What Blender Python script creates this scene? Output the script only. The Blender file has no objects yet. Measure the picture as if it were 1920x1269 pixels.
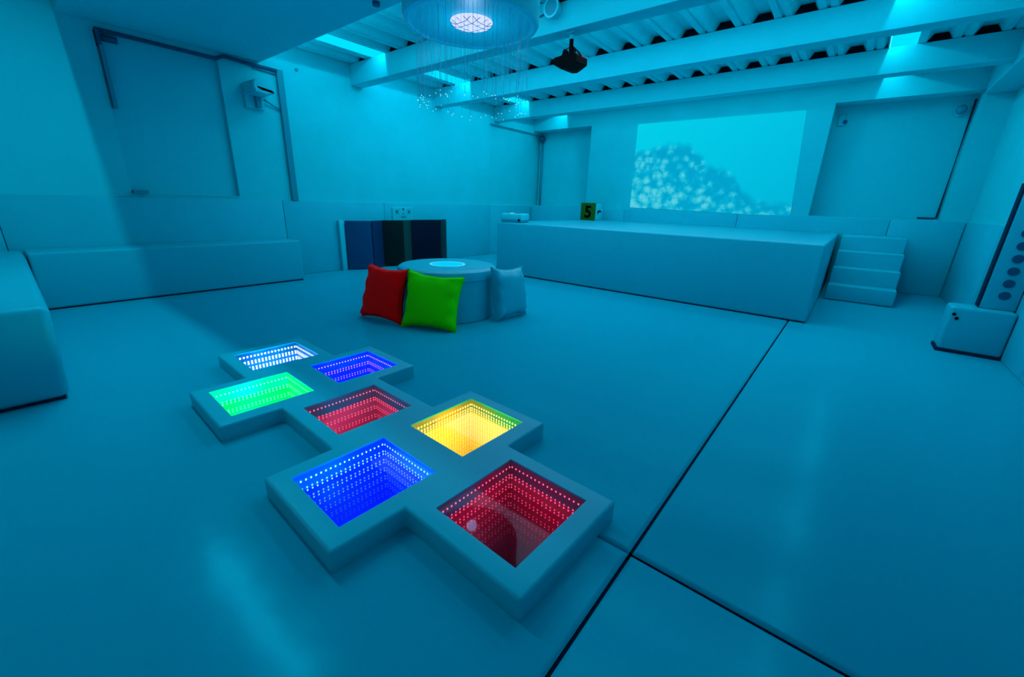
import bpy, bmesh, math, random
from mathutils import Vector, Matrix
random.seed(7)
scene = bpy.context.scene
COL = scene.collection

# ------------------------------------------------------------------ camera
cam_data = bpy.data.cameras.new('camera'); cam = bpy.data.objects.new('camera', cam_data); COL.objects.link(cam)
YAW, PITCH, ROLL, EYE = math.radians(-38.4634), math.radians(18.298), math.radians(-1.8383), 1.25
fwd = Vector((math.sin(YAW)*math.cos(PITCH), math.cos(YAW)*math.cos(PITCH), -math.sin(PITCH)))
rgt = Vector((math.cos(YAW), -math.sin(YAW), 0)); dwn = fwd.cross(rgt)
r2 = math.cos(ROLL)*rgt + math.sin(ROLL)*dwn; d2 = -math.sin(ROLL)*rgt + math.cos(ROLL)*dwn
M = Matrix((r2, -d2, -fwd)).transposed().to_4x4(); M.translation = (0, 0, EYE)
cam.matrix_world = M
cam_data.sensor_width = 36.0; cam_data.lens = 773.41/1920*36.0; cam_data.clip_start = 0.05; cam_data.clip_end = 100
scene.camera = cam

# ------------------------------------------------------------------ light and exposure
scene.view_settings.view_transform = 'Standard'; scene.view_settings.look = 'None'
scene.view_settings.exposure = 0.13; scene.view_settings.gamma = 1.0; scene.view_settings.use_curve_mapping = False
world = bpy.data.worlds.new('world'); scene.world = world; world.use_nodes = True
wb = world.node_tree.nodes['Background']; wb.inputs[0].default_value = (1.6, 0.72, 1.0, 1); wb.inputs[1].default_value = 0.20
scene.cycles.max_bounces = 6; scene.cycles.diffuse_bounces = 3; scene.cycles.use_adaptive_sampling = True; scene.cycles.adaptive_threshold = 0.04; scene.cycles.glossy_bounces = 3; scene.cycles.transparent_max_bounces = 16
scene.cycles.caustics_reflective = False; scene.cycles.caustics_refractive = False
LIGHT = (0.9, 0.79, 1.0); COOL = (0.12, 0.80, 1.0)
def area(name, loc, direction, sx, sy, power, color=LIGHT, spread=180, roll_axis=Vector((0, 1, 0))):
    d = bpy.data.lights.new(name, 'AREA'); d.shape = 'RECTANGLE'; d.size = sx; d.size_y = sy
    d.energy = power; d.color = color; d.spread = math.radians(spread)
    o = bpy.data.objects.new(name, d); COL.objects.link(o)
    z = -Vector(direction).normalized(); y = (roll_axis - z*roll_axis.dot(z)).normalized(); x = y.cross(z)
    m = Matrix((x, y, z)).transposed().to_4x4(); m.translation = loc; o.matrix_world = m
    return o
# daylight of the two sloped translucent roof strips, hugging the baffle added on each inner side
area('skylight_left', (-6.076, 6.2, 3.405), (-0.35, 0, -1), 0.022, 6.4, 26, color=COOL)
area('skylight_right', (-0.174, 6.2, 3.405), (0.35, 0, -1), 0.022, 6.4, 20, color=COOL)
# added soft fill lamps between the beams, no visible source
for _y, _d, _p in ((3.65, .7, 24), (5.36, .7, 28), (7.15, .7, 24), (8.80, .6, 16)):
    area('roof_bay_light', (-2.9, _y, 3.285), (0, 0, -1), 5.6, _d, _p)
# added lamp over the near roof bay, cut off by the near face of the dropped slab
area('near_bay_light', (-4.3, 0.950, 3.24), (0, -0.25, -1.0), 2.8, 0.012, 34, color=COOL, roll_axis=Vector((0, 1, 0)))
# added, unseen uplights behind the beams and slab to brighten the roof sheets
for _y, _p in ((2.97, 16), (4.59, 27), (6.39, 10), (8.18, 4)):
    area('beam_led_tape', (-3.1, _y, 3.04), (0, 0.25, 1), 7.4, 0.03, _p, roll_axis=Vector((0, 1, 0)))
# ------------------------------------------------------------------ materials
MATS = {}
def mat(name, color, rough=0.5, spec=0.5, metal=0.0, bump=0.0, bscale=40.0, coat=0.0, var=0.0, emit=None, estr=0.0):
    if name in MATS: return MATS[name]
    m = bpy.data.materials.new(name); m.use_nodes = True; nt = m.node_tree; b = nt.nodes['Principled BSDF']
    c = (*color, 1)
    b.inputs['Base Color'].default_value = c; b.inputs['Roughness'].default_value = rough
    b.inputs['Specular IOR Level'].default_value = spec; b.inputs['Specular Tint'].default_value = (0.05, 0.85, 1.0, 1) if color[0] < .02 else (1, 1, 1, 1); b.inputs['Metallic'].default_value = metal
    if coat: b.inputs['Coat Weight'].default_value = coat; b.inputs['Coat Roughness'].default_value = 0.12
    tc = nt.nodes.new('ShaderNodeTexCoord')
    if var:
        n = nt.nodes.new('ShaderNodeTexNoise'); n.inputs['Scale'].default_value = 2.2; n.inputs['Detail'].default_value = 1
        nt.links.new(tc.outputs['Object'], n.inputs['Vector'])
        r = nt.nodes.new('ShaderNodeValToRGB')
        r.color_ramp.elements[0].position = 0.3; r.color_ramp.elements[1].position = 0.75
        r.color_ramp.elements[0].color = (*[k*(1-var) for k in color], 1); r.color_ramp.elements[1].color = c
        nt.links.new(n.outputs['Fac'], r.inputs['Fac']); nt.links.new(r.outputs['Color'], b.inputs['Base Color'])
    if bump:
        n2 = nt.nodes.new('ShaderNodeTexNoise'); n2.inputs['Scale'].default_value = bscale; n2.inputs['Detail'].default_value = 1
        nt.links.new(tc.outputs['Object'], n2.inputs['Vector'])
        bp = nt.nodes.new('ShaderNodeBump'); bp.inputs['Strength'].default_value = bump; bp.inputs['Distance'].default_value = 0.02
        nt.links.new(n2.outputs['Fac'], bp.inputs['Height']); nt.links.new(bp.outputs['Normal'], b.inputs['Normal'])
    if emit:
        b.inputs['Emission Color'].default_value = (*emit, 1); b.inputs['Emission Strength'].default_value = estr
    MATS[name] = m; return m
WALL = mat('wall_paint', (0.002, 0.74, 0.83), 0.7, 0.25, var=0.05)  # cyan wash of the room light is put into these base colours
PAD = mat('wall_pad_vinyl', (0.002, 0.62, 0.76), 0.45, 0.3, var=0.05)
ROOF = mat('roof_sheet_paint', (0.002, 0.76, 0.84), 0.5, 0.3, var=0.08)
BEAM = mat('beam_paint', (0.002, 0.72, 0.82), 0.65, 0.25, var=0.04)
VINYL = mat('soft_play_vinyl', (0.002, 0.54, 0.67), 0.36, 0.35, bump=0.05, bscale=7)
def floor_mat_nodes():
    m = bpy.data.materials.new('floor_vinyl'); m.use_nodes = True; nt = m.node_tree; nt.nodes.clear(); N = nt.nodes.new; L = nt.links.new
    tc = N('ShaderNodeTexCoord')
    n1 = N('ShaderNodeTexNoise'); n1.inputs['Scale'].default_value = 3.2; n1.inputs['Detail'].default_value = 2; L(tc.outputs['Object'], n1.inputs['Vector'])
    bp = N('ShaderNodeBump'); bp.inputs['Strength'].default_value = .14; bp.inputs['Distance'].default_value = .02; L(n1.outputs['Fac'], bp.inputs['Height'])
    d = N('ShaderNodeBsdfDiffuse'); d.inputs['Color'].default_value = (.0008, .45, .585, 1)  # diffuse colour of the white floor carries the cyan light
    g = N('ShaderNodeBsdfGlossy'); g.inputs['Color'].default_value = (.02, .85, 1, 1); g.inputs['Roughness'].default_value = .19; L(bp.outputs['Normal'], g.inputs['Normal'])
    lw = N('ShaderNodeLayerWeight'); pw = N('ShaderNodeMath'); pw.operation = 'POWER'; L(lw.outputs['Facing'], pw.inputs[0]); pw.inputs[1].default_value = 4
    f = N('ShaderNodeMath'); f.operation = 'MULTIPLY_ADD'; L(pw.outputs[0], f.inputs[0]); f.inputs[1].default_value = .25; f.inputs[2].default_value = .016
    mx = N('ShaderNodeMixShader'); L(f.outputs[0], mx.inputs[0]); L(d.outputs[0], mx.inputs[1]); L(g.outputs[0], mx.inputs[2])
    o = N('ShaderNodeOutputMaterial'); L(mx.outputs[0], o.inputs[0]); return m
FLOORM = floor_mat_nodes()
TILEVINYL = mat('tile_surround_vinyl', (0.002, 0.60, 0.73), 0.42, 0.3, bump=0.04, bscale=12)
SEAM = mat('seam_shadow_foam', (0.001, 0.03, 0.07), 0.8, 0.1)  # near-black for seam gaps and for shadow lines put under the blocks
WHITEP = mat('white_plastic', (0.003, 0.72, 0.82), 0.4, 0.4)  # white plastic with the cyan light put into its colour
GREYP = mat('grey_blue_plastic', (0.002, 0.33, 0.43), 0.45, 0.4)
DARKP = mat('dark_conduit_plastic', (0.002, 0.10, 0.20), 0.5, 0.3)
BLACK = mat('black_plastic', (0.001, 0.002, 0.003), 0.6, 0.05)
RIBFILL = mat('black_foam_plug', (0.001, 0.006, 0.012), 0.9, 0.05)
BLIND = mat('window_board', (0.002, 0.68, 0.78), 0.6, 0.25)
REDF = mat('red_cushion_vinyl', (0.85, 0.003, 0.003), 0.5, 0.05, bump=0.06, bscale=14)
GREENF = mat('green_cushion_vinyl', (0.015, 0.90, 0.0), 0.5, 0.06, bump=0.06, bscale=14)
BLUEM = mat('blue_mat_vinyl', (0.0, 0.075, 0.19), 0.5, 0.25)
DBLUEM = mat('navy_blue_mat_vinyl', (0.001, 0.034, 0.105), 0.5, 0.25)
BLKGREEN = mat('black_green_mat_vinyl', (0.002, 0.010, 0.008), 0.5, 0.2)
GREENM = mat('dark_green_mat_vinyl', (0.003, 0.062, 0.055), 0.5, 0.25)
NAVYM = mat('near_black_navy_mat_vinyl', (0.002, 0.004, 0.020), 0.5, 0.2)
DGREENM = mat('deep_green_mat_vinyl', (0.003, 0.035, 0.035), 0.5, 0.25)
CUBEG = mat('green_foam_face', (0.01, 0.14, 0.004), 0.55, 0.2)

def glow(name, color, strength, sampling=True):
    if name in MATS: return MATS[name]
    m = bpy.data.materials.new(name); m.use_nodes = True; nt = m.node_tree; nt.nodes.clear()
    e = nt.nodes.new('ShaderNodeEmission'); e.inputs[0].default_value = (*color, 1); e.inputs[1].default_value = strength
    o = nt.nodes.new('ShaderNodeOutputMaterial'); nt.links.new(e.outputs[0], o.inputs[0])
    if not sampling: m.cycles.emission_sampling = 'NONE'
    MATS[name] = m; return m
def glass_mat():
    m = bpy.data.materials.new('clear_glass_pane'); m.use_nodes = True; nt = m.node_tree; nt.nodes.clear()
    t = nt.nodes.new('ShaderNodeBsdfTransparent'); g = nt.nodes.new('ShaderNodeBsdfGlossy'); g.inputs['Roughness'].default_value = 0.02; g.inputs['Color'].default_value = (.2, .7, 1, 1)
    lw = nt.nodes.new('ShaderNodeLayerWeight'); lw.inputs['Blend'].default_value = .5
    pw = nt.nodes.new('ShaderNodeMath'); pw.operation = 'POWER'; nt.links.new(lw.outputs['Facing'], pw.inputs[0]); pw.inputs[1].default_value = 4.0
    f = nt.nodes.new('ShaderNodeMath'); f.operation = 'MULTIPLY_ADD'; nt.links.new(pw.outputs[0], f.inputs[0]); f.inputs[1].default_value = .18; f.inputs[2].default_value = .008
    mx = nt.nodes.new('ShaderNodeMixShader'); o = nt.nodes.new('ShaderNodeOutputMaterial')
    nt.links.new(f.outputs[0], mx.inputs[0]); nt.links.new(t.outputs[0], mx.inputs[1]); nt.links.new(g.outputs[0], mx.inputs[2])
    nt.links.new(mx.outputs[0], o.inputs[0]); return m
GLASS = glass_mat()
SKY = glow('translucent_roof_strip', (0.0, 0.72, 1.0), 1.0, False)

# ------------------------------------------------------------------ helpers
def link(o, parent=None):
    COL.objects.link(o)
    if parent is not None: o.parent = parent
    return o
def obj(name, bm, m, parent=None, smooth=False, loc=None):
    me = bpy.data.meshes.new(name); bm.normal_update(); bm.to_mesh(me); bm.free()
    if isinstance(m, (list, tuple)):
        for k in m: me.materials.append(k)
    else: me.materials.append(m)
    if smooth:
        me.polygons.foreach_set('use_smooth', [True]*len(me.polygons))
    o = bpy.data.objects.new(name, me)
    if loc is not None: o.location = loc
    return link(o, parent)
def smooth_angle(o, deg=35):
    o.data.polygons.foreach_set('use_smooth', [True]*len(o.data.polygons))
    o.data.set_sharp_from_angle(angle=math.radians(deg)); return o
def empty(name, loc=(0, 0, 0), rz=0.0):
    o = bpy.data.objects.new(name, None); o.empty_display_size = 0.1; o.location = loc; o.rotation_euler = (0, 0, rz)
    return link(o)
def tag(o, label, cat=None, group=None, kind=None):
    o['label'] = label
    if cat: o['category'] = cat
    if group: o['group'] = group
    if kind: o['kind'] = kind
    return o
def box(bm, x0, x1, y0, y1, z0, z1, mi=0, mtx=None):
    vs = [bm.verts.new((x, y, z)) for x in (x0, x1) for y in (y0, y1) for z in (z0, z1)]
    if mtx is not None:
        for v in vs: v.co = mtx @ v.co
    fs = []
    for q in ((0, 1, 3, 2), (4, 6, 7, 5), (0, 4, 5, 1), (2, 3, 7, 6), (0, 2, 6, 4), (1, 5, 7, 3)):
        f = bm.faces.new([vs[i] for i in q]); f.material_index = mi; fs.append(f)
    return vs, fs
def rbox(x0, x1, y0, y1, z0, z1, r=0.02, seg=3, skip_bottom=False):
    bm = bmesh.new(); box(bm, x0, x1, y0, y1, z0, z1)
    es = [e for e in bm.edges if not (skip_bottom and all(abs(v.co.z - z0) < 1e-6 for v in e.verts))]
    bmesh.ops.bevel(bm, geom=es, offset=r, segments=seg, profile=0.5, affect='EDGES')
    return bm
def tube(bm, pts, r, n=8, mi=0, cap=True):
    pts = [Vector(p) for p in pts]; rings = []
    for i, p in enumerate(pts):
        a = pts[max(i-1, 0)]; b = pts[min(i+1, len(pts)-1)]; t = (b-a).normalized()
        u = t.cross(Vector((0, 0, 1)));
        if u.length < 1e-3: u = t.cross(Vector((1, 0, 0)))
        u.normalize(); w = t.cross(u)
        rings.append([bm.verts.new(p + r*(math.cos(2*math.pi*k/n)*u + math.sin(2*math.pi*k/n)*w)) for k in range(n)])
    for a, b in zip(rings, rings[1:]):
        for k in range(n):
            f = bm.faces.new((a[k], a[(k+1) % n], b[(k+1) % n], b[k])); f.material_index = mi; f.smooth = True
    if cap:
        bm.faces.new(rings[0][::-1]).material_index = mi; bm.faces.new(rings[-1]).material_index = mi
def lathe(bm, prof, n=48, mi=0, center=(0, 0, 0), close_bottom=True, close_top=True):
    rings = []
    for r, z in prof:
        rings.append([bm.verts.new((center[0]+r*math.cos(2*math.pi*k/n), center[1]+r*math.sin(2*math.pi*k/n), center[2]+z)) for k in range(n)])
    for a, b in zip(rings, rings[1:]):
        for k in range(n):
            f = bm.faces.new((a[k], a[(k+1) % n], b[(k+1) % n], b[k])); f.material_index = mi
    if close_bottom: bm.faces.new(rings[0][::-1]).material_index = mi
    if close_top: bm.faces.new(rings[-1]).material_index = mi
def disc_on(bm, center, normal, r, depth, n=24, mi=0):
    nrm = Vector(normal).normalized(); tube(bm, [Vector(center), Vector(center)+nrm*depth], r, n, mi)

# ================================================================== THE SETTING
XL, XR, YB, YN = -7.05, 1.32, 9.5, -1.5
# ---- the staggered light-tile panel: layout needed by the floor as well
TA = -0.0365; TC = Vector((-0.836, 1.092, 0)); PX, PY = 0.597, 0.307; HX, HY = 0.208, 0.226
TROT = Matrix.Translation(TC) @ Matrix.Rotation(TA, 4, 'Z')
CELLS = [(0, 0), (-1, -1), (-1, 1), (-2, 0), (-3, -1), (-3, 1), (-4, 0)]
cell_world = [(TROT @ Vector((i*PX, j*PY, 0))) for i, j in CELLS]

# ---- floor: four big vinyl mats meeting at two open seams, wells left open under the light tiles
floor = empty('floor'); tag(floor, 'glossy blue-lit vinyl mat floor of the sensory room', 'floor', kind='structure')
SX, SY = -0.397, 1.264
def floor_mat(x0, x1, y0, y1, part_seam=False):
    holes = [(c.x-HX-.03, c.x+HX+.03, c.y-HY-.03, c.y+HY+.03) for c in cell_world]
    xs = {x0, x1}; ys = {y0, y1}
    prof = ((0.0, -0.024), (0.003, -0.010), (0.009, -0.003), (0.022, 0.0))
    zx = {}; zy = {}
    for lim, cut, d, s in ((x0, SX, zx, 1), (x1, SX, zx, -1)):
        if abs(lim-cut) < 0.02:
            for o, z in prof: zx[round(lim+s*o, 5)] = z; xs.add(round(lim+s*o, 5))
            xs.discard(lim)
    for lim, s in ((y0, 1), (y1, -1)):
        if abs(lim-SY) < 0.02:
            for o, z in prof: zy[round(lim+s*o, 5)] = z; ys.add(round(lim+s*o, 5))
            ys.discard(lim)
    if part_seam:
        xs.update((-.62, -.58))
        for o, z in prof[1:]+((0.0, -.024),):
            for s in (1, -1): zy[round(SY+s*o, 5)] = z; ys.add(round(SY+s*o, 5))
    hh = [h for h in holes if h[1] > x0 and h[0] < x1 and h[3] > y0 and h[2] < y1]
    for h in hh:
        for v in h[:2]:
            if x0+.03 < v < x1-.03: xs.add(v)
        for v in h[2:]:
            if y0+.03 < v < y1-.03: ys.add(v)
    xs = sorted(xs); ys = sorted(ys)
    bm = bmesh.new(); V = {}
    def vert(i, j):
        if (i, j) not in V:
            z = min(zx.get(round(xs[i], 5), 0), 0 if (part_seam and xs[i] < -.6) else zy.get(round(ys[j], 5), 0)); V[i, j] = bm.verts.new((xs[i], ys[j], z))
        return V[i, j]
    for i in range(len(xs)-1):
        for j in range(len(ys)-1):
            cx = (xs[i]+xs[i+1])/2; cy = (ys[j]+ys[j+1])/2
            if any(h[0] < cx < h[1] and h[2] < cy < h[3] for h in hh): continue
            bm.faces.new((vert(i, j), vert(i+1, j), vert(i+1, j+1), vert(i, j+1)))
    return obj('floor_mat', bm, FLOORM, floor, smooth=True)
G = 0.003
floor_mat(XL-.1, SX-G, YN, YB+.4, True)
floor_mat(SX+G, XR+.1, YN, SY-G); floor_mat(SX+G, XR+.1, SY+G, YB+.4)
bm = bmesh.new()
box(bm, SX-.02, SX+.02, YN, YB, -.05, -.02); box(bm, -0.52, XR, SY-.02, SY+.02, -.05, -.02)
obj('seam_gap', bm, SEAM, floor)

# ---- left wall with a boarded window recess and a shallow recess at its far end
wl = empty('wall_left'); tag(wl, 'long left wall with padded dado and boarded recess', 'wall', kind='structure')
bm = bmesh.new(); t = .35
box(bm, XL-t, XL, YN, 1.24, 0, 3.45); box(bm, XL-t, XL, 1.24, 2.43, 0, 1.20); box(bm, XL-t, XL, 1.24, 2.43, 2.93, 3.45)
box(bm, XL-t, XL, 2.43, 7.82, 0, 3.45); box(bm, XL-t, XL, 7.82, YB+.5, 0, 1.165)
box(bm, XL-t, XL-.09, 7.82, YB+.5, 1.165, 2.95); box(bm, XL-t, XL, 7.82, YB+.5, 2.95, 3.45)
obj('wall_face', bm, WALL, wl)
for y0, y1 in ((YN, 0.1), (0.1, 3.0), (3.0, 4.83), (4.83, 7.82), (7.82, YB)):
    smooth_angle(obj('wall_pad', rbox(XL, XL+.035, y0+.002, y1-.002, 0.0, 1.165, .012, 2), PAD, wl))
w1 = empty('window_1', (XL-.06, 1.83, 1.2)); tag(w1, 'boarded window recess in left wall under dark conduit', 'window', kind='structure')
bm = bmesh.new(); box(bm, -.06, 0, -.60, .61, 0, 1.74); obj('window_board', bm, BLIND, w1)
bm = bmesh.new(); box(bm, 0, .07, -.59, .60, 0, .012); obj('window_sill', bm, WALL, w1)
bm = bmesh.new(); tube(bm, [(.06, -.55, 1.66), (.06, -.40, 1.66)], .035, 10); box(bm, 0, .12, -.58, -.55, 1.58, 1.72); obj('blind_bracket', bm, DARKP, w1)
bm = bmesh.new(); box(bm, .02, .10, -.57, -.535, 0.95, 1.6); box(bm, .02, .12, -.58, -.44, .012, .05); obj('blind_guide', bm, GREYP, w1)

# ---- back wall: pier with the projection, recess on either side, padded dado
wbk = empty('wall_back'); tag(wbk, 'back wall behind the stage with wide pier between recesses', 'wall', kind='structure')
bm = bmesh.new(); RB = YB+.38
box(bm, XL-.1, XR+.3, YB, YB+.6, 0, 1.175); box(bm, -5.36, -.74, YB, YB+.6, 1.175, 3.0); box(bm, 1.0, XR+.3, YB, YB+.6, 1.175, 3.0)
box(bm, XL-.1, XR+.3, YB, YB+.6, 3.0, 3.45); box(bm, XL-.1, XR+.3, RB+.06, YB+.7, 1.175, 3.0)
obj('wall_face', bm, WALL, wbk)
for x0, x1 in ((-6.99, -4.3), (-4.3, -1.9), (-1.9, .4), (.4, 1.28)):
    smooth_angle(obj('wall_pad', rbox(x0+.002, x1-.002, YB-.035, YB, 0, 1.165, .012, 2), PAD, wbk))
for n, (x0, x1, lab) in enumerate(((XL-.05, -5.36, 'boarded window recess in far corner left of the projection'), (-.74, 1.0, 'wide boarded window recess right of the projection')), 2):
    w = empty('window_%d' % n, (x0, RB, 1.175)); tag(w, lab, 'window', kind='structure')
    bm = bmesh.new(); box(bm, 0, x1-x0, 0, .06, 0, 1.825); obj('window_board', bm, BLIND if n == 3 else WALL, w)
    bm = bmesh.new(); box(bm, .004, x1-x0-.004, -.37, 0, 0, .010); obj('window_sill', bm, PAD, w)

# ---- right wall
wr = empty('wall_right'); tag(wr, 'right wall with corner pier beside the tall panel', 'wall', kind='structure')
bm = bmesh.new(); box(bm, XR, XR+.3, YN, YB+.5, 0, 3.45); obj('wall_face', bm, WALL, wr)
for y0, y1 in ((YN, 2.2), (2.2, 5.0), (5.0, 7.4), (7.4, YB-.035)):
    smooth_angle(obj('wall_pad', rbox(XR-.03, XR, y0+.002, y1-.002, 0, 1.165, .012, 2), PAD, wr))

# ---- ceiling: ribbed roof sheets, two translucent strips, beams with dark plugs in the ribs, dropped slab
ceil = empty('ceiling', (0, 0, 3.3)); tag(ceil, 'ribbed sheet roof on white beams with translucent strips', 'ceiling', kind='structure')
PITCHR = 0.41; RIB0 = -5.46; ZP, ZR = 0.006, 0.095      # relative to the ceiling empty
def ribs(x0, x1):
    """underside profile of the ribbed sheet between x0 and x1"""
    pts = [(x0, None)]; k = math.ceil((x0-RIB0-.12)/PITCHR)
    out = []
    while True:
        c = RIB0 + k*PITCHR
        if c - .12 > x1: break
        for dx, z in ((-.12, ZP), (-.065, ZR), (.065, ZR), (.12, ZP), (.185, ZP), (.195, ZP+.018), (.215, ZP+.018), (.225, ZP)):
            out.append((c+dx, z))
        k += 1
    def zat(x):
        p = [(x0-1, ZP)] + out + [(x1+1, ZP)]
        for a, b in zip(p, p[1:]):
            if a[0] <= x <= b[0]: return a[1]+(b[1]-a[1])*(x-a[0])/max(1e-9, b[0]-a[0])
        return ZP
    return [(x0, zat(x0))] + [q for q in out if x0+1e-4 < q[0] < x1-1e-4] + [(x1, zat(x1))]
edges = [XL-.3, -6.40]; x = -6.06
while x < -.5: edges += [x, min(x+1.23, -.19)]; x += 1.23
edges += [.08, XR+.3]
for a, b in zip(edges[::2], edges[1::2]):
    if b-a < .05: continue
    pr = ribs(a+.003, b-.003); bm = bmesh.new()
    for lift in (0.0,):
        lo = [[bm.verts.new((px, y, pz)) for px, pz in pr] for y in (YN, YB+.3)]
        hi = [[bm.verts.new((px, y, pz+.012)) for px, pz in pr] for y in (YN, YB+.3)]
        for k in range(len(pr)-1):
            bm.faces.new((lo[0][k], lo[1][k], lo[1][k+1], lo[0][k+1])); bm.faces.new((hi[0][k], hi[0][k+1], hi[1][k+1], hi[1][k]))
        for k in (0, len(pr)-1): bm.faces.new((lo[0][k], hi[0][k], hi[1][k], lo[1][k]))
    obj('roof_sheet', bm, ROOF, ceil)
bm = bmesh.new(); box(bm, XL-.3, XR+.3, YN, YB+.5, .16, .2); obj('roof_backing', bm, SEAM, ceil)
BEAMS = [4.35, 6.15, 7.94]
for x0, x1 in ((-6.40, -6.062), (-.188, .08)):
    for y0, y1 in ((2.95, 4.35), (4.35, 6.15), (6.15, 7.94), (7.94, YB)):
        bm = bmesh.new(); 
        hi, lo = (x1, x0) if x0 < -3 else (x0, x1)      # high edge is the inner one
        v = [bm.verts.new(p) for p in ((lo, y0, .008), (hi, y0, .125), (hi, y1, .125), (lo, y1, .008))]; bm.faces.new(v)
        r = bmesh.ops.extrude_face_region(bm, geom=bm.faces[:])
        for g in r['geom']:
            if isinstance(g, bmesh.types.BMVert): g.co.z += .006
        obj('skylight_strip', bm, SKY, ceil)
        bm = bmesh.new(); sgn = 1 if x0 < -3 else -1; a_, b_ = sorted((hi+sgn*.002, hi+sgn*.014)); box(bm, a_, b_, y0, y1, .004, .15); obj('strip_upstand', bm, ROOF, ceil)  # baffle added to cut the strip's light off sharply
plug_me = None
for yb in BEAMS:
    b_ = smooth_angle(obj('beam', rbox(XL-.05, XR+.05, yb, yb+.22, -.30, .004, .010, 2), BEAM, ceil))
    bm = bmesh.new(); box(bm, -6.8, .6, yb+.22, yb+.232, -.275, -.262); obj('led_tape', bm, WHITEP, b_)  # unlit body for the added uplight
    k = -3
    while RIB0+k*PITCHR < XR+.1:
        c = RIB0+k*PITCHR; k += 1
        if c < XL or -6.5 < c < -6.0 or -.3 < c < .2: continue
        if plug_me is None:
            bm = bmesh.new(); v = [bm.verts.new((dx, dy, z)) for dy in (0, .05) for dx, z in ((-.115, .004), (.115, .004), (.062, .090), (-.062, .090))]  # near-black piece filling the rib above the beam
            for q in ((0, 1, 2, 3), (7, 6, 5, 4), (0, 4, 5, 1), (1, 5, 6, 2), (2, 6, 7, 3), (3, 7, 4, 0)): bm.faces.new([v[i] for i in q])
            p = obj('foam_plug', bm, RIBFILL, b_); plug_me = p.data
        else: p = link(bpy.data.objects.new('foam_plug', plug_me), b_)
        p.location = (c, yb+.03, 0)
obj('dropped_slab', rbox(XL-.05, XR+.05, .96, 2.95, -.30, .02, .012, 2), BEAM, ceil)
smooth_angle(obj('edge_beam', rbox(1.0, XR+.05, 2.95, YB+.05, -.37, .02, .012, 2), BEAM, ceil))

# ================================================================== LIGHT TILE PANEL
def tile_surround():
    xs = set(); ys = set(); inside = []; hole = []
    for i, js in ((0, (0,)), (-1, (-1, 1)), (-2, (0,)), (-3, (-1, 1)), (-4, (0,))):
        inside.append((i*PX-PX/2, i*PX+PX/2, (min(js)-1)*PY, (max(js)+1)*PY))
        for j in js: hole.append((i*PX-HX, i*PX+HX, j*PY-HY, j*PY+HY))
    for r in inside+hole:
        xs.update((round(r[0], 5), round(r[1], 5))); ys.update((round(r[2], 5), round(r[3], 5)))
    xs = sorted(xs); ys = sorted(ys); bm = bmesh.new(); V = {}
    def vv(i, j, z):
        if (i, j, z) not in V: V[i, j, z] = bm.verts.new((xs[i], ys[j], z))
        return V[i, j, z]
    def solid(i, j):
        if not (0 <= i < len(xs)-1 and 0 <= j < len(ys)-1): return False
        cx = (xs[i]+xs[i+1])/2; cy = (ys[j]+ys[j+1])/2
        f = lambda r: r[0] < cx < r[1] and r[2] < cy < r[3]
        return any(map(f, inside)) and not any(map(f, hole))
    H = .09
    for i in range(len(xs)-1):
        for j in range(len(ys)-1):
            if not solid(i, j): continue
            bm.faces.new((vv(i, j, H), vv(i+1, j, H), vv(i+1, j+1, H), vv(i, j+1, H)))
            if not solid(i-1, j): bm.faces.new((vv(i, j, 0), vv(i, j, H), vv(i, j+1, H), vv(i, j+1, 0)))
            if not solid(i+1, j): bm.faces.new((vv(i+1, j+1, 0), vv(i+1, j+1, H), vv(i+1, j, H), vv(i+1, j, 0)))
            if not solid(i, j-1): bm.faces.new((vv(i+1, j, 0), vv(i+1, j, H), vv(i, j, H), vv(i, j, 0)))
            if not solid(i, j+1): bm.faces.new((vv(i, j+1, 0), vv(i, j+1, H), vv(i+1, j+1, H), vv(i+1, j+1, 0)))
    bm.normal_update()
    def outer(e):
        m = (e.verts[0].co+e.verts[1].co)/2
        return not any(h[0]-1e-4 < m.x < h[1]+1e-4 and h[2]-1e-4 < m.y < h[3]+1e-4 for h in hole)
    es = [e for e in bm.edges if len(e.link_faces) == 2 and e.calc_face_angle(0) > .5 and outer(e)]
    bmesh.ops.bevel(bm, geom=es, offset=.014, segments=3, profile=.5, affect='EDGES')
    return bm
surround = empty('padded_tile_surround', TC, TA)
tag(surround, 'low staggered padded vinyl surround holding the seven light tiles', 'floor pad')
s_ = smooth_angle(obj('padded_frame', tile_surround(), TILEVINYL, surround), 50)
bm = bmesh.new()
for i, js in ((0, (0,)), (-1, (-1, 1)), (-2, (0,)), (-3, (-1, 1)), (-4, (0,))):
    pass
bm.free()

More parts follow.
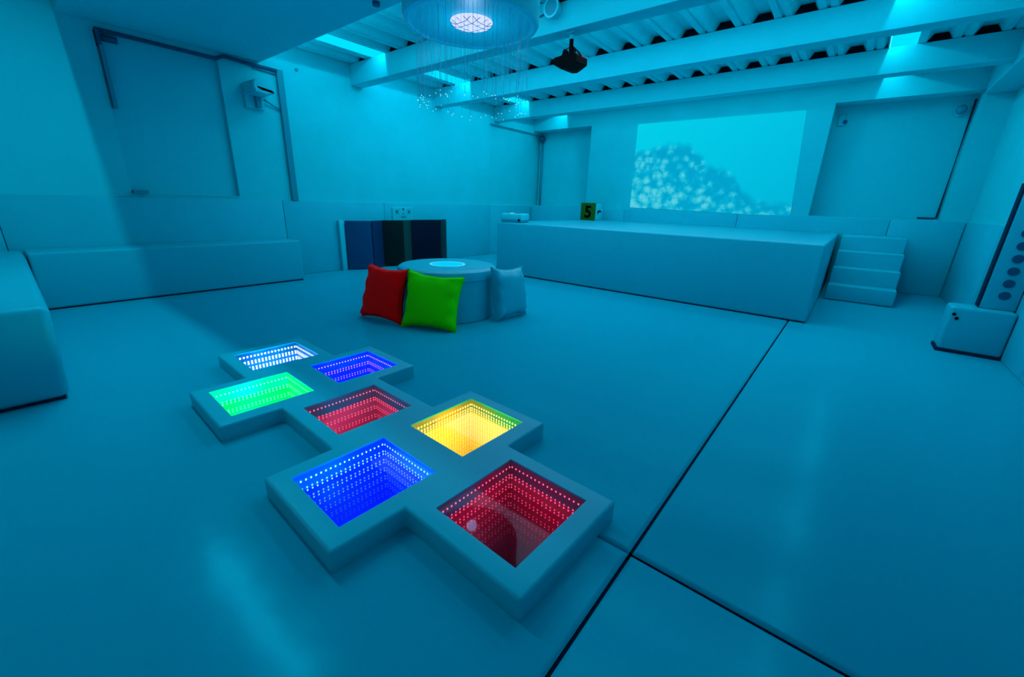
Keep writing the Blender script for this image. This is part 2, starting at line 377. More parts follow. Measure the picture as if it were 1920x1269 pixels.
def light_tile(idx, name, label, led, led_str, wall, light_col, power, floor_col, depth=.55, n=(18, 20), rows=8, decay=.74, size=.0055, rough=.35, top_only=False, gap=.062):
    i, j = CELLS[idx]
    t = empty('light_tile', TROT @ Vector((i*PX, j*PY, 0)), TA)
    tag(t, label, 'light tile', 'infinity mirror light tiles in the padded surround')
    wm = mat('well_wall_'+name, wall, rough, .5); fm = mat('well_floor_'+name, floor_col, .3, .5)
    bm = bmesh.new(); zt = .082; x0, x1, y0, y1 = -HX, HX, -HY, HY
    c = [(x0, y0), (x1, y0), (x1, y1), (x0, y1)]
    top = [bm.verts.new((*p, zt)) for p in c]; bot = [bm.verts.new((*p, -depth)) for p in c]
    for k in range(4):
        bm.faces.new((top[k], bot[k], bot[(k+1) % 4], top[(k+1) % 4]))   # faces look inwards
    well = obj('mirror_well', bm, wm, t)  # deep well built in place of the depth the mirrors reflect
    bm = bmesh.new(); bm.faces.new([bm.verts.new((*p, -depth+.001)) for p in c]); obj('well_base', bm, fm, t)
    # first row is the LEDs; deeper rows are their mirror images as fading dots
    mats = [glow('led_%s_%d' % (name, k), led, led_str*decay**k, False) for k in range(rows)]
    bm = bmesh.new()
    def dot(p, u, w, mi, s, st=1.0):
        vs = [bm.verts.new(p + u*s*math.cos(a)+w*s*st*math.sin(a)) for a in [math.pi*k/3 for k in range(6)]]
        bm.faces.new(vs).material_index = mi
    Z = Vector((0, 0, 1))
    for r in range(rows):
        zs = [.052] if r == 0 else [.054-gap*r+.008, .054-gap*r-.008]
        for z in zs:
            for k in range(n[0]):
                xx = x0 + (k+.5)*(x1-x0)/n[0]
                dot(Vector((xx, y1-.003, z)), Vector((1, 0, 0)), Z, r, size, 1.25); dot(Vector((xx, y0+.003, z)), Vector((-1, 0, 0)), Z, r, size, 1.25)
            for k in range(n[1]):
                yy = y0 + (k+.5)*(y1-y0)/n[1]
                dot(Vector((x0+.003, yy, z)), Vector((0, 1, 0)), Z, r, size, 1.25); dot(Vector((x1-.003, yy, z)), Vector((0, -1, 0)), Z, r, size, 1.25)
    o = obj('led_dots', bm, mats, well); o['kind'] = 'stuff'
    bm = bmesh.new(); box(bm, x0+.001, x1-.001, y0+.001, y1-.001, .078, .083); obj('glass_pane', bm, GLASS, t)
    for z in ((.03,) if top_only else (0.0, -.22)):
        d = bpy.data.lights.new('tile_glow_'+name, 'POINT'); d.color = light_col; d.energy = power*(1 if z > -.1 else .4); d.shadow_soft_size = .05
        l = bpy.data.objects.new('tile_glow_'+name, d); l.location = (0, 0, z); link(l, t)
    return t
light_tile(0, 'crimson', 'nearest light tile, deep dark well with red LED rows', (1.0, .06, .16), 4.0, (.30, .03, .11), (1, .02, .18), 1.25, (.003, .020, .032), depth=.62, decay=.60, rows=8, size=.0036, top_only=True, gap=.054)  # dark teal base puts the reflected room tone into the colour
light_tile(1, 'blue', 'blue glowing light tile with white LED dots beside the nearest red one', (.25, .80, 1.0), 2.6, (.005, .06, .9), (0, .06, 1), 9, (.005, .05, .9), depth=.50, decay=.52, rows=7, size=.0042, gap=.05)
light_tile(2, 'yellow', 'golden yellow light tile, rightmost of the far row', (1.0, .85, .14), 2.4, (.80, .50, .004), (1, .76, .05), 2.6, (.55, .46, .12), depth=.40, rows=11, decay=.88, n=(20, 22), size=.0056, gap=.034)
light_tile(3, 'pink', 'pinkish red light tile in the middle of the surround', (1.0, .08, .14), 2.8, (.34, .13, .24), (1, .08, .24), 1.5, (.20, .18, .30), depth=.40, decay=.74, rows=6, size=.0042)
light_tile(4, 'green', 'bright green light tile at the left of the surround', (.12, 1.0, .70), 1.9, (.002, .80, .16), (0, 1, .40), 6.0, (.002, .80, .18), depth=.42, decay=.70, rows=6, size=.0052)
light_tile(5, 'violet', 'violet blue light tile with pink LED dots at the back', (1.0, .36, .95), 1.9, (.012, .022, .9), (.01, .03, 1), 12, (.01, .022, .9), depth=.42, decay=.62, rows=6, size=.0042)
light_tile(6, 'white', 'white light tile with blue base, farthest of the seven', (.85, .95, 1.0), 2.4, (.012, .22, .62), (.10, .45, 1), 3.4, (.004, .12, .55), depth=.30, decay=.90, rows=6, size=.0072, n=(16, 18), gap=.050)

# ================================================================== SOFT PLAY FURNITURE
def padded_block(name, label, cat, x0, x1, y0, y1, h, r=.03, m=VINYL, gap=.014):
    e = empty(name, ((x0+x1)/2, (y0+y1)/2, 0)); tag(e, label, cat)
    a, b = (x1-x0)/2, (y1-y0)/2
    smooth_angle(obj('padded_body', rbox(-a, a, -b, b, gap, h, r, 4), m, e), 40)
    bm = bmesh.new(); box(bm, -a+.02, a-.02, -b+.02, b-.02, 0, gap+.01); obj('base_board', bm, SEAM, e)  # dark inset strip painted in for the shadow line at the base
    return e
stage = padded_block('padded_stage', 'large padded vinyl stage block along the projection wall', 'stage', -5.04, -.225, 5.80, YB-.036, .906, .025)
bench = padded_block('padded_bench', 'long low padded bench against the left wall', 'bench', XL+.036, -6.50, .205, 2.96, .603, .025)
e = empty('padded_bench', (-3.585, .10, 0), math.radians(-1.7)); tag(e, 'padded bench end in left foreground cut off by the picture edge', 'bench')
bm = rbox(-3.3, 0, -1.0, 0, .014, .60, .045, 4)
for v in bm.verts:                      # the soft end bulges outwards towards its top
    if v.co.x > -1.0: v.co.x += .075*(v.co.z/.6)
    if v.co.y > -.5 and v.co.x > -1.0: v.co.y += .03*(v.co.z/.6)
smooth_angle(obj('padded_body', bm, VINYL, e), 40)
bm = bmesh.new(); box(bm, -3.28, -.02, -.98, -.02, 0, .03); obj('base_board', bm, SEAM, e)  # dark strip for the shadow line under the bench end

steps = empty('padded_steps', (.235, 8.3, 0)); tag(steps, 'four-tread padded white steps at right end of the stage', 'steps')
for k in range(4):
    y0 = 7.775+.275*k-8.3; h = (.232, .462, .690, .904)[k]
    smooth_angle(obj('step', rbox(-.395, .395, y0, YB-.04-8.3 if k == 3 else y0+.285, .006, h, .018, 3), VINYL, steps), 40)

# round plinth with glowing disc
pl = empty('round_plinth', (-3.53, 3.22, 0)); tag(pl, 'round white padded plinth with glowing disc in its top', 'plinth')
bm = bmesh.new(); R = .552
lathe(bm, [(R-.02, 0), (R-.008, .006), (R-.008, .44)], 72, close_top=False); smooth_angle(obj('plinth_body', bm, VINYL, pl))
bm = bmesh.new(); lathe(bm, [(R-.008, .435), (R+.004, .45), (R+.006, .50), (R-.004, .535), (R-.03, .553), (R-.06, .557), (.212, .557), (.206, .552)], 72, close_top=False, close_bottom=False)
smooth_angle(obj('top_pad', bm, VINYL, pl))
bm = bmesh.new(); lathe(bm, [(.206, .540), (.206, .556), (.203, .556)], 60, close_bottom=True, close_top=True); o = obj('glow_disc', bm, glow('plinth_disc_glow', (.0, .55, 1.0), 1.05), pl); o['label'] = 'glowing light blue disc'
bm = bmesh.new()
for k in range(54):
    a = 2*math.pi*k/54; p = Vector((.190*math.cos(a), .190*math.sin(a), .559)); s = .0045
    bm.faces.new([bm.verts.new(p+Vector((s*math.cos(q), s*math.sin(q), 0))) for q in [math.pi*m_/3 for m_ in range(6)]])
o = obj('led_dots', bm, glow('plinth_led', (.55, 1, 1), 2.2, False), pl); o['kind'] = 'stuff'
bm = bmesh.new(); lathe(bm, [(.198, .557), (.204, .561), (.212, .561), (.216, .557)], 60, close_top=False, close_bottom=False); obj('disc_rim', bm, WHITEP, pl, smooth=True)

# cushions
def cushion(label, m, BL, BR, TL, TR, thick, seed):
    rnd = random.Random(seed); BL, BR, TL, TR = map(Vector, (BL, BR, TL, TR))
    nrm = (BR-BL).cross(TL-BL).normalized(); base = (BL+BR)/2
    e = empty('cushion', (base.x, base.y, 0)); tag(e, label, 'cushion', 'square vinyl cushions leaning on the plinth')
    N = 30; bm = bmesh.new(); ph = [rnd.uniform(0, 6.28) for _ in range(8)]
    def pt(u, v, side):
        pin = 1-.11*(1-v*v)*abs(u)**3; pin2 = 1-.13*(1-u*u)*abs(v)**3
        uu, vv = u*pin, v*pin2
        s, q = (uu+1)/2, (vv+1)/2
        p = BL*(1-s)*(1-q)+BR*s*(1-q)+TL*(1-s)*q+TR*s*q
        tk = thick*((1-u**4)**.55)*((1-v**4)**.55)
        edge = (abs(u)**6+abs(v)**6)*(1-abs(u)**14)*(1-abs(v)**14)
        wr = .02*edge*(math.sin(9*u+ph[0])+math.sin(11*v+ph[1])) + .006*(1-edge)*math.sin(3*u+2.4*v+ph[2])
        return p + nrm*(side*tk*(.95 if side > 0 else .75) + wr*(1 if side > 0 else .3))
    grid = {}
    for side in (1, -1):
        for i in range(N+1):
            for j in range(N+1):
                u, v = -1+2*i/N, -1+2*j/N
                if side == -1 and (i in (0, N) or j in (0, N)): grid[side, i, j] = grid[1, i, j]; continue
                grid[side, i, j] = bm.verts.new(pt(u, v, side) - Vector((base.x, base.y, 0)))
    for side in (1, -1):
        for i in range(N):
            for j in range(N):
                q = [grid[side, i, j], grid[side, i+1, j], grid[side, i+1, j+1], grid[side, i, j+1]]
                bm.faces.new(q if side == 1 else q[::-1])
    lo = min(v.co.z for v in bm.verts)
    for v in bm.verts: v.co.z -= lo-.001
    cbody = obj('cushion_body', bm, m, e, smooth=True)
    bm = bmesh.new()          # seam piping round the edge
    ring = [pt(-1+2*k/N, -1, 1) for k in range(N)]+[pt(1, -1+2*k/N, 1) for k in range(N)]+[pt(1-2*k/N, 1, 1) for k in range(N)]+[pt(-1, 1-2*k/N, 1) for k in range(N)]
    ring = [p-Vector((base.x, base.y, lo-.001)) for p in ring]; tube(bm, ring+ring[:1], .004, 6, cap=False)
    obj('piping', bm, m, cbody, smooth=True)
cushion('bright green cushion leaning in front of the plinth', GREENF, (-3.42, 2.464, 0), (-2.863, 2.707, 0), (-3.499, 2.646, .564), (-2.962, 2.936, .512), .105, 3)
cushion('dark red cushion behind the green one', REDF, (-4.057, 2.41, 0), (-3.430, 2.480, 0), (-4.075, 2.585, .559), (-3.472, 2.62, .56), .10, 5)
cushion('pale white cushion at right side of the plinth', VINYL, (-2.84, 3.27, 0), (-2.83, 3.81, 0), (-2.92, 3.27, .59), (-2.91, 3.81, .55), .105, 9)

# folding mat standing as a zigzag screen by the left wall
fmt = empty('folding_mat', (-6.80, 5.1, 0)); tag(fmt, 'upright folding mat of blue and dark green panels by left wall', 'folding mat')
js = [3.96, 4.35, 4.665, 5.025, 5.305, 6.0, 6.276]; dep = [-.16, .05, -.10, .06, -.08, .02, -.12]
for k, m in enumerate((BLUEM, DBLUEM, BLKGREEN, GREENM, NAVYM, DGREENM)):
    a = Vector((dep[k], js[k]-5.1, 0)); b = Vector((dep[k+1], js[k+1]-5.1, 0)); L = (b-a).length; ang = math.atan2(b.y-a.y, b.x-a.x)
    bm = rbox(.004, L-.004, -.025, .025, .004, .855, .018, 3)
    bmesh.ops.transform(bm, matrix=Matrix.Translation(a) @ Matrix.Rotation(ang, 4, 'Z'), verts=bm.verts)
    o = smooth_angle(obj('mat_panel', bm, m, fmt)); o['label'] = ('light blue panel', 'navy blue panel', 'black green panel', 'dark green panel', 'near black navy panel', 'deep green end panel')[k]
sp = empty('slim_panel', (-6.97, 3.905, 0)); tag(sp, 'slim white upright board left of the folding mat', 'board')
smooth_angle(obj('board', rbox(-.035, .015, -.055, .045, 0, .86, .008, 2), WHITEP, sp))
bm = bmesh.new(); box(bm, .006, .018, -.058, -.046, 0, .86); obj('edge_trim', bm, GREYP, sp)

# sign plate with triangle and crosses over the folding mat
sg = empty('symbol_plate', (XL+.036, 5.24, .85)); tag(sg, 'white wall plate with triangle and two crosses above the folding mat', 'wall plate')
obj('plate', rbox(0, .025, -.25, .25, -.01, .235, .008, 2), WHITEP, sg)
def flat_poly(bm, pts, x=.0262):
    bm.faces.new([bm.verts.new((x, p[0], p[1])) for p in pts])
bm = bmesh.new()
flat_poly(bm, [(-.065, .045), (.065, .045), (.055, .060), (-.055, .060)]); flat_poly(bm, [(-.065, .045), (-.055, .060), (.004, .130), (0, .140)]); flat_poly(bm, [(.065, .045), (0, .140), (-.002, .125), (.055, .060)])
obj('triangle_mark', bm, DARKP, sg)
bm = bmesh.new(); flat_poly(bm, [(-.016, .185), (.016, .185), (.016, .215), (-.016, .215)]); obj('dot_mark', bm, BLACK, sg)
for yc in (-.15, .135):
    bm = bmesh.new(); s = .032
    for d in (1, -1):
        a = Vector((yc-s, .15-d*s)); b = Vector((yc+s, .15+d*s)); nn = Vector((-(b-a).y, (b-a).x)).normalized()*.0085
        flat_poly(bm, [tuple(a-nn), tuple(b-nn), tuple(b+nn), tuple(a+nn)], .0262+.0004*(d+1))
    obj('cross_mark', bm, DARKP, sg)

# things on the stage
cb = empty('foam_number_cube', (-4.87, 8.95, .906), math.radians(3)); tag(cb, 'green and white number cube with a black 5 on the stage', 'cube')
S = .38
bm = rbox(-S/2, S/2, -S/2, S/2, 0, S, .012, 2); bm.normal_update()
for f in bm.faces:
    n = f.normal; f.material_index = 0 if (n.x > .7) else 1
cube = smooth_angle(obj('cube_body', bm, [WHITEP, CUBEG], cb))
def text(body, size, parent, m, mtx, name='numeral'):
    cu = bpy.data.curves.new(name, 'FONT'); cu.body = body; cu.size = size; cu.align_x = 'CENTER'; cu.align_y = 'CENTER'; cu.extrude = .0012; cu.offset = size*.03
    to = bpy.data.objects.new(name, cu); COL.objects.link(to); dg = bpy.context.evaluated_depsgraph_get(); dg.update()
    me = bpy.data.meshes.new_from_object(to.evaluated_get(dg)); bpy.data.objects.remove(to); me.materials.clear(); me.materials.append(m)
    me.transform(mtx); return link(bpy.data.objects.new(name, me), parent)
text('5', .36, cube, BLACK, Matrix.Translation((.0, -S/2-.001, .17)) @ Matrix.Rotation(math.pi/2, 4, 'X'))
bm = bmesh.new(); bm.faces.new([bm.verts.new((S/2+.0012, a, b)) for a, b in ((-.09, .13), (-.02, .16), (.01, .185), (.10, .175), (.10, .205), (.02, .23), (-.06, .21), (-.10, .22))][::1]); obj('numeral', bm, BLACK, cube)

dv = empty('white_player_box', (-4.80, 6.02, .906), math.radians(12)); tag(dv, 'small white rounded device box on left end of the stage', 'device')
obj('base_tray', rbox(-.20, .20, -.15, .15, 0, .035, .012, 2), GREYP, dv)
dbody = smooth_angle(obj('body', rbox(-.21, .21, -.16, .16, .03, .155, .03, 3), WHITEP, dv), 50)
bm = bmesh.new(); disc_on(bm, (.16, -.158, .045), (0, -1, 0), .020, .02, 14); obj('knob', bm, BLACK, dbody)
bm = bmesh.new(); tube(bm, [(-.14, 0, .158), (-.05, 0, .168), (.05, 0, .168), (.14, 0, .158)], .012, 8); obj('handle', bm, GREYP, dbody)
bm = bmesh.new(); box(bm, -.08, .0, -.06, -.03, .154, .158); obj('status_light', bm, glow('device_light', (.5, 1, 1), 1.2, False), dbody)

# right hand seat with tall button panel
st = empty('padded_stool', (1.07, 5.72, 0)); tag(st, 'small low padded stool block against the right wall', 'stool')
smooth_angle(obj('padded_body', rbox(-.21, .215, -.13, .16, .02, .44, .025, 3), VINYL, st))
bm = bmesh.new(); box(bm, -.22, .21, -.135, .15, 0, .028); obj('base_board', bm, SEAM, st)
bm = bmesh.new(); disc_on(bm, (-.178, -.130, .372), (0, -1, 0), .014, .008, 12); disc_on(bm, (-.152, -.130, .335), (0, -1, 0), .014, .008, 12); obj('stud', bm, BLACK, st)
pn = empty('button_panel', (1.17, 5.78, .44)); tag(pn, 'tall white panel with a column of dark round buttons', 'panel')
smooth_angle(obj('board', rbox(-.115, .115, -.06, .06, 0, 1.10, .012, 2), VINYL, pn))
bm = bmesh.new(); box(bm, -.13, -.113, -.05, .05, .01, 1.10); obj('edge_trim', bm, SEAM, pn)  # dark strip along the left edge
for k in range(9):
    bm = bmesh.new(); disc_on(bm, (.012-.003*k, -.058, .132+.111*k), (0, -1, 0), .037, .012, 24); obj('button', bm, DARKP, pn)

# ================================================================== PROJECTED PICTURE
def reef_mat():
    m = bpy.data.materials.new('projected_reef_picture'); m.use_nodes = True; nt = m.node_tree; nt.nodes.clear(); N = nt.nodes.new; L = nt.links.new
    tc = N('ShaderNodeTexCoord'); sx = N('ShaderNodeSeparateXYZ'); L(tc.outputs['Generated'], sx.inputs[0])
    mp = N('ShaderNodeMapping'); mp.inputs['Scale'].default_value = (1.78, 1, 1); L(tc.outputs['Generated'], mp.inputs[0])
    def math_(op, a, b=None, c=None):
        n = N('ShaderNodeMath'); n.operation = op
        for i, v in enumerate((a, b, c)):
            if v is None: continue
            if hasattr(v, 'links') or hasattr(v, 'is_linked'): L(v, n.inputs[i])
            else: n.inputs[i].default_value = v
        return n.outputs[0]
    def noise(scale, detail=4, rough=.6):
        n = N('ShaderNodeTexNoise'); n.inputs['Scale'].default_value = scale; n.inputs['Detail'].default_value = detail; n.inputs['Roughness'].default_value = rough
        L(mp.outputs[0], n.inputs['Vector']); return n.outputs['Fac']
    def ramp(src, els, interp='LINEAR'):
        r = N('ShaderNodeValToRGB'); r.color_ramp.interpolation = interp
        cr = r.color_ramp; 
        for k, (p, c) in enumerate(els):
            el = cr.elements[k] if k < 2 else cr.elements.new(p)
            el.position = p; el.color = (c, c, c, 1) if not isinstance(c, tuple) else (*c, 1)
        L(src, r.inputs['Fac']); return r.outputs['Color']
    u, v = sx.outputs['X'], sx.outputs['Z']
    hgt = ramp(u, [(0, .70), (1, .12), (.10, .69), (.22, .75), (.36, .74), (.44, .62), (.50, .50), (.58, .47), (.66, .40), (.71, .27), (.78, .17), (.86, .12)])
    hn = math_('ADD', hgt, math_('MULTIPLY', math_('SUBTRACT', noise(9, 5), .5), .16))
    mask = ramp(math_('ADD', math_('MULTIPLY', math_('SUBTRACT', hn, v), 14.0), .5), [(0, 0.0), (1, 1.0)])
    vor = N('ShaderNodeTexVoronoi'); vor.inputs['Scale'].default_value = 11; vor.inputs['Randomness'].default_value = 1.0; L(mp.outputs[0], vor.inputs['Vector'])
    tex = math_('ADD', math_('MULTIPLY', noise(15, 6, .75), 1.25), math_('ADD', math_('MULTIPLY', vor.outputs['Distance'], -.75), .06))
    light = math_('ADD', tex, math_('MULTIPLY', math_('SUBTRACT', .62, math_('ADD', math_('MULTIPLY', u, .55), math_('MULTIPLY', v, .75))), .55))
    coral = ramp(light, [(.22, (.0, .33, .53)), (.74, (.12, .66, .72)), (.38, (.0, .42, .60)), (.52, (.03, .53, .66))])
    bgc = N('ShaderNodeMix'); bgc.data_type = 'RGBA'
    L(math_('ADD', math_('MULTIPLY', u, .6), math_('MULTIPLY', math_('SUBTRACT', 1.0, v), .35)), bgc.inputs['Factor'])
    bgc.inputs['A'].default_value = (0, .66, .80, 1); bgc.inputs['B'].default_value = (0, .46, .66, 1)
    mx = N('ShaderNodeMix'); mx.data_type = 'RGBA'; L(mask, mx.inputs['Factor']); L(bgc.outputs['Result'], mx.inputs['A']); L(coral, mx.inputs['B'])
    e = N('ShaderNodeEmission'); e.inputs[1].default_value = .72; L(mx.outputs['Result'], e.inputs[0])
    d = N('ShaderNodeBsdfDiffuse'); d.inputs[0].default_value = (.002, .20, .25, 1)
    a = N('ShaderNodeAddShader'); L(e.outputs[0], a.inputs[0]); L(d.outputs[0], a.inputs[1])
    o = N('ShaderNodeOutputMaterial'); L(a.outputs[0], o.inputs[0]); return m
bm = bmesh.new(); v8 = []
for y in (YB-.012, YB):
    v8 += [bm.verts.new(p) for p in ((-4.185, y, 1.215), (-1.02, y, 1.150), (-1.135, y, 2.925), (-4.215, y, 2.945))]
for q in ((0, 1, 2, 3), (7, 6, 5, 4), (0, 4, 5, 1), (1, 5, 6, 2), (2, 6, 7, 3), (3, 7, 4, 0)): bm.faces.new([v8[i] for i in q])
scr = obj('projected_picture', bm, reef_mat()); tag(scr, 'projected underwater coral reef picture on the back wall', 'projection')

# ================================================================== FITTINGS
# ceiling projector
pj = empty('ceiling_projector', (-2.85, 4.46, 3.0)); pj.scale = (.78, .78, 1.0); tag(pj, 'black projector hanging from the ceiling beam on a pole', 'projector')
bm = bmesh.new(); tube(bm, [(0, 0, 0), (0, 0, -.06)], .032, 14); box(bm, -.06, .06, -.06, .06, -.012, 0); obj('ceiling_mount', bm, WHITEP, pj)
bm = bmesh.new(); tube(bm, [(0, 0, -.05), (0, 0, -.24)], .030, 14); obj('pole', bm, BLACK, pj)
bm = bmesh.new(); disc_on(bm, (-.06, -.02, -.19), (0, -1, 0), .035, .05, 16); disc_on(bm, (.06, -.02, -.19), (0, -1, 0), .035, .05, 16); box(bm, -.08, .08, -.03, .03, -.25, -.20); obj('bracket', bm, BLACK, pj)
bm = bmesh.new(); prof = [(-.19, -.24), (-.17, -.235), (.13, -.215), (.185, -.25), (.185, -.31), (.10, -.345), (.03, -.365), (-.05, -.36), (-.19, -.30)]
A_ = [bm.verts.new((p[0], -.14, p[1])) for p in prof]; B_ = [bm.verts.new((p[0], .15, p[1]+.01)) for p in prof]
bm.faces.new(A_[::-1]); bm.faces.new(B_)
for k in range(len(prof)): bm.faces.new((A_[k], A_[(k+1) % len(prof)], B_[(k+1) % len(prof)], B_[k]))
bmesh.ops.recalc_face_normals(bm, faces=bm.faces); pbody = obj('projector_body', bm, BLACK, pj)
bm = bmesh.new(); disc_on(bm, (.09, .14, -.28), (0, 1, 0), .045, .03, 20); obj('lens', bm, BLACK, pbody)
bm = bmesh.new()
tube(bm, [(-.03, 0, -.13), (-.09, -.01, -.15), (-.14, -.02, -.20), (-.20, -.02, -.225), (-.21, -.02, -.26)], .005, 6)
tube(bm, [(.03, 0, -.13), (.09, -.01, -.17), (.15, -.01, -.21), (.18, -.01, -.24), (.165, -.01, -.27)], .009, 6); obj('cable', bm, BLACK, pj)

# ring chandelier of fibre strands
CH = Vector((-2.60, 2.66, 2.50))
ch = empty('fibre_optic_chandelier', CH); tag(ch, 'round white drum chandelier with hanging fibre strands and bright centre', 'chandelier')
bm = bmesh.new(); lathe(bm, [(.51, .50), (.51, .02), (.50, .004), (.47, .0), (.46, .012), (.16, .03)], 72, close_bottom=False, close_top=True); bmesh.ops.reverse_faces(bm, faces=bm.faces)
smooth_angle(obj('drum', bm, WHITEP, ch))
bm = bmesh.new(); lathe(bm, [(.002, -.012), (.10, -.006), (.15, .012), (.16, .028)], 40, close_top=False); obj('lens_lamp', bm, glow('chandelier_lamp', (.50, .58, 1.0), 1.25), ch, smooth=True)['label'] = 'glowing violet white mirrored lamp'
bm = bmesh.new()
for k in range(-2, 3):
    a = .058*k; h = math.sqrt(max(0,   .155**2-a*a))
    tube(bm, [(a, -h, .012), (a, -h*.5, -.009), (a, h*.5, -.009), (a, h, .012)], .0022, 5); tube(bm, [(-h, a, .012), (-h*.5, a, -.009), (h*.5, a, -.009), (h, a, .012)], .0022, 5)
obj('lamp_grid', bm, GREYP, ch)
STR = bpy.data.materials.new('clear_fibre'); STR.use_nodes = True; nt = STR.node_tree; nt.nodes.clear()
t_ = nt.nodes.new('ShaderNodeBsdfTransparent'); g_ = nt.nodes.new('ShaderNodeBsdfPrincipled'); g_.inputs['Base Color'].default_value = (.02, .75, .95, 1); g_.inputs['Roughness'].default_value = .2
mx_ = nt.nodes.new('ShaderNodeMixShader'); mx_.inputs[0].default_value = .45; o_ = nt.nodes.new('ShaderNodeOutputMaterial')
nt.links.new(t_.outputs[0], mx_.inputs[1]); nt.links.new(g_.outputs[0], mx_.inputs[2]); nt.links.new(mx_.outputs[0], o_.inputs[0])
bm = bmesh.new(); tips = bmesh.new()
for k in range(110):
    a = 2*math.pi*k/110 + random.uniform(-.03, .03); r = random.uniform(.36, .455); L = random.choice((.30, .42, .55, .56, .58)) + random.uniform(-.05, .02)
    p = Vector((r*math.cos(a), r*math.sin(a), .02)); q = p+Vector((random.uniform(-.01, .01), random.uniform(-.01, .01), -L))
    tube(bm, [p, (p+q)/2, q], .0013, 4)
    if L > .5: bmesh.ops.create_icosphere(tips, subdivisions=1, radius=.0026, matrix=Matrix.Translation(q))
o = obj('fibre_strands', bm, STR, ch); o['kind'] = 'stuff'
o = obj('fibre_tips', tips, glow('fibre_tip', (.6, 1, 1), 1.6, False), ch); o['kind'] = 'stuff'
d = bpy.data.lights.new('chandelier_light', 'POINT'); d.color = (.6, .7, 1); d.energy = 1.6; d.shadow_soft_size = .06
l = bpy.data.objects.new('chandelier_light', d); l.location = (0, 0, -.16); link(l, ch)

# round speaker on the beam face
sk = empty('round_speaker', (-3.0, 4.35, 3.20)); tag(sk, 'small round speaker on the beam beside the chandelier', 'speaker')
bm = bmesh.new(); bmesh.ops.create_cone(bm, cap_ends=True, segments=28, radius1=.075, radius2=.095, depth=.10, matrix=Matrix.Translation((0, -.05, 0)) @ Matrix.Rotation(math.pi/2, 4, 'X')); shell = smooth_angle(obj('speaker_shell', bm, WHITEP, sk))
bm = bmesh.new(); disc_on(bm, (0, -.098, 0), (0, -1, 0), .072, .005, 28); obj('grille', bm, GREYP, shell)
bm = bmesh.new(); box(bm, .02, .16, -.06, 0, .06, .10); obj('bracket', bm, BLACK, sk)
bm = bmesh.new(); tube(bm, [(-.08, -.02, 0), (-.2, -.015, -.02), (-.4, -.01, .0)], .006, 6); obj('cable', bm, DARKP, sk)

# fluorescent batten on the roof between the far beams
bt = empty('light_batten', (-3.25, 6.55, 3.306)); tag(bt, 'long slim unlit batten lamp under the roof sheets', 'lamp')
obj('batten_body', rbox(-.95, .95, -.035, .035, -.16, -.11, .006, 2), GREYP, bt)
for xx in (-.9, .9):
    bm = bmesh.new(); box(bm, xx-.03, xx+.03, -.03, .03, -.115, .0); obj('hanger', bm, GREYP, bt)
bm = bmesh.new(); tube(bm, [(-.92, 0, -.172), (.92, 0, -.172)], .014, 10); obj('tube', bm, WHITEP, bt)

# wall projector in white shell
wp = empty('wall_projector', (XL, 2.83, 2.58)); tag(wp, 'white rounded projector on left wall with black lens slot', 'projector')
smooth_angle(obj('wall_plate', rbox(0, .05, -.15, .10, -.19, .12, .012, 2), WHITEP, wp))
bm = bmesh.new(); box(bm, .04, .12, -.03, .03, -.17, -.02); obj('bracket_arm', bm, GREYP, wp)
bm = bmesh.new(); pr = [(-.13, -.02), (-.15, .06), (-.13, .13), (-.06, .165), (.06, .16), (.14, .115), (.17, .04), (.15, .0), (.02, -.04)]
A_ = [bm.verts.new((.03, p[0], p[1]+.0)) for p in pr]; B_ = [bm.verts.new((.34, p[0]*.92, p[1]*.92)) for p in pr]
bm.faces.new(A_); bm.faces.new(B_[::-1])
for k in range(len(pr)): bm.faces.new((A_[k], B_[k], B_[(k+1) % len(pr)], A_[(k+1) % len(pr)]))
bmesh.ops.recalc_face_normals(bm, faces=bm.faces); bmesh.ops.bevel(bm, geom=bm.edges[:], offset=.012, segments=2, affect='EDGES'); wshell = smooth_angle(obj('shell', bm, WHITEP, wp), 50)
bm = bmesh.new(); vs = [bm.verts.new((.3425, a, b)) for a, b in ((-.09, .055), (.10, .030), (.125, .012), (.12, .0), (-.03, .015), (-.075, .032))]; bm.faces.new(vs)
vs2 = [bm.verts.new((.335, v.co.y, v.co.z)) for v in vs]; 
for k in range(6): bm.faces.new((vs[k], vs2[k], vs2[(k+1) % 6], vs[(k+1) % 6]))
bmesh.ops.recalc_face_normals(bm, faces=bm.faces); obj('lens_slot', bm, BLACK, wshell)
bm = bmesh.new(); tube(bm, [(.05, .10, -.05), (.03, .22, -.10), (.02, .36, -.16)], .010, 6); obj('cable', bm, GREYP, wp)

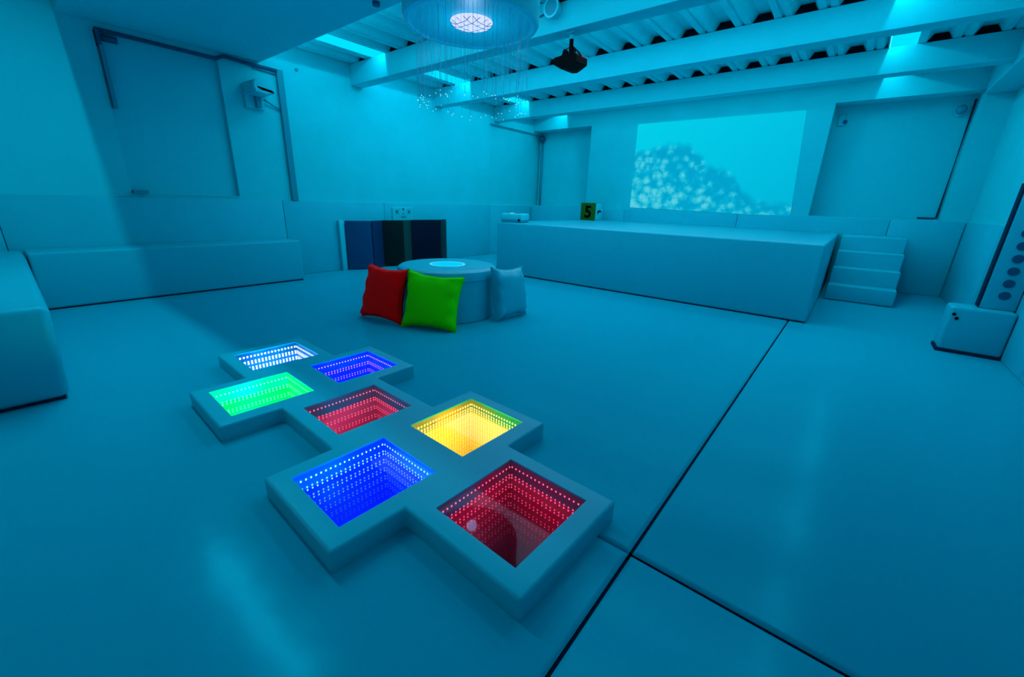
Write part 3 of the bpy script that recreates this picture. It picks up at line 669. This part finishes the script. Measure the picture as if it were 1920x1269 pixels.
# conduits
cd = empty('cable_trunking', (XL, 3.2, 1.165)); tag(cd, 'grey cable trunking running down left wall beside white projector', 'trunking')
obj('vertical_trunk', rbox(0, .05, -.045, .045, .0, 1.80, .006, 2), GREYP, cd)
bm = bmesh.new(); tube(bm, [(.03, -.03, 1.78), (.03, -.40, 1.785), (.03, -.70, 1.80), (.03, -.80, 1.75), (.03, -1.95, 1.76)], .022, 10); obj('dark_conduit', bm, DARKP, cd)
bm = bmesh.new(); tube(bm, [(.025, -.03, 1.74), (.025, -.35, 1.755)], .012, 8); obj('thin_conduit', bm, GREYP, cd)
bm = bmesh.new(); disc_on(bm, (0, 0, 0), (1, 0, 0), .022, .025, 16); o = obj('smoke_sensor', bm, GREYP, loc=(XL, 3.47, 3.03)); tag(o, 'tiny round sensor high on left wall near trunking', 'sensor')
bm = bmesh.new(); disc_on(bm, (0, 0, 0), (0, 0, -1), .035, .03, 16); o = obj('ceiling_sensor', bm, DARKP, loc=(-3.99, 2.80, 3.0)); tag(o, 'small dark sensor under the slab left of the chandelier', 'sensor')
cc = empty('corner_conduit', (-7.0, RB-.03, 1.19)); tag(cc, 'thin grey conduit with round head in the far corner', 'conduit')
bm = bmesh.new(); tube(bm, [(0, 0, 0), (0, 0, 1.60)], .03, 10); obj('pipe', bm, GREYP, cc)
bm = bmesh.new(); bmesh.ops.create_uvsphere(bm, u_segments=16, v_segments=10, radius=.085, matrix=Matrix.Translation((.03, -.06, 1.66))); obj('dome_head', bm, DARKP, cc, smooth=True)
dm = empty('dome_camera', (.84, RB, 2.80)); tag(dm, 'small white dome camera in upper corner of right recess', 'camera')
bm = bmesh.new(); disc_on(bm, (0, 0, 0), (0, -1, 0), .085, .06, 20); obj('mount', bm, WHITEP, dm)
bm = bmesh.new(); bmesh.ops.create_uvsphere(bm, u_segments=20, v_segments=12, radius=.068, matrix=Matrix.Translation((0, -.075, 0))); obj('dome', bm, GREYP, dm, smooth=True)
rc = empty('recess_cable', (1.0, RB-.02, 1.19)); tag(rc, 'dark cable down the right edge of the wide recess', 'cable')
bm = bmesh.new(); tube(bm, [(-.03, 0, 1.75), (-.03, 0, .03), (-.06, 0, .015), (-.26, 0, .015)], .014, 8); obj('cable_run', bm, DARKP, rc)
sk2 = empty('wall_bracket', (-.62, RB, 2.78)); tag(sk2, 'small dark bracket in upper left of wide recess', 'bracket')
obj('plate', rbox(-.05, .05, -.03, 0, -.09, .09, .008, 2), PAD, sk2)
bm = bmesh.new(); disc_on(bm, (.05, -.02, -.03), (0, -1, 0), .03, .03, 14); obj('cap', bm, DARKP, sk2)
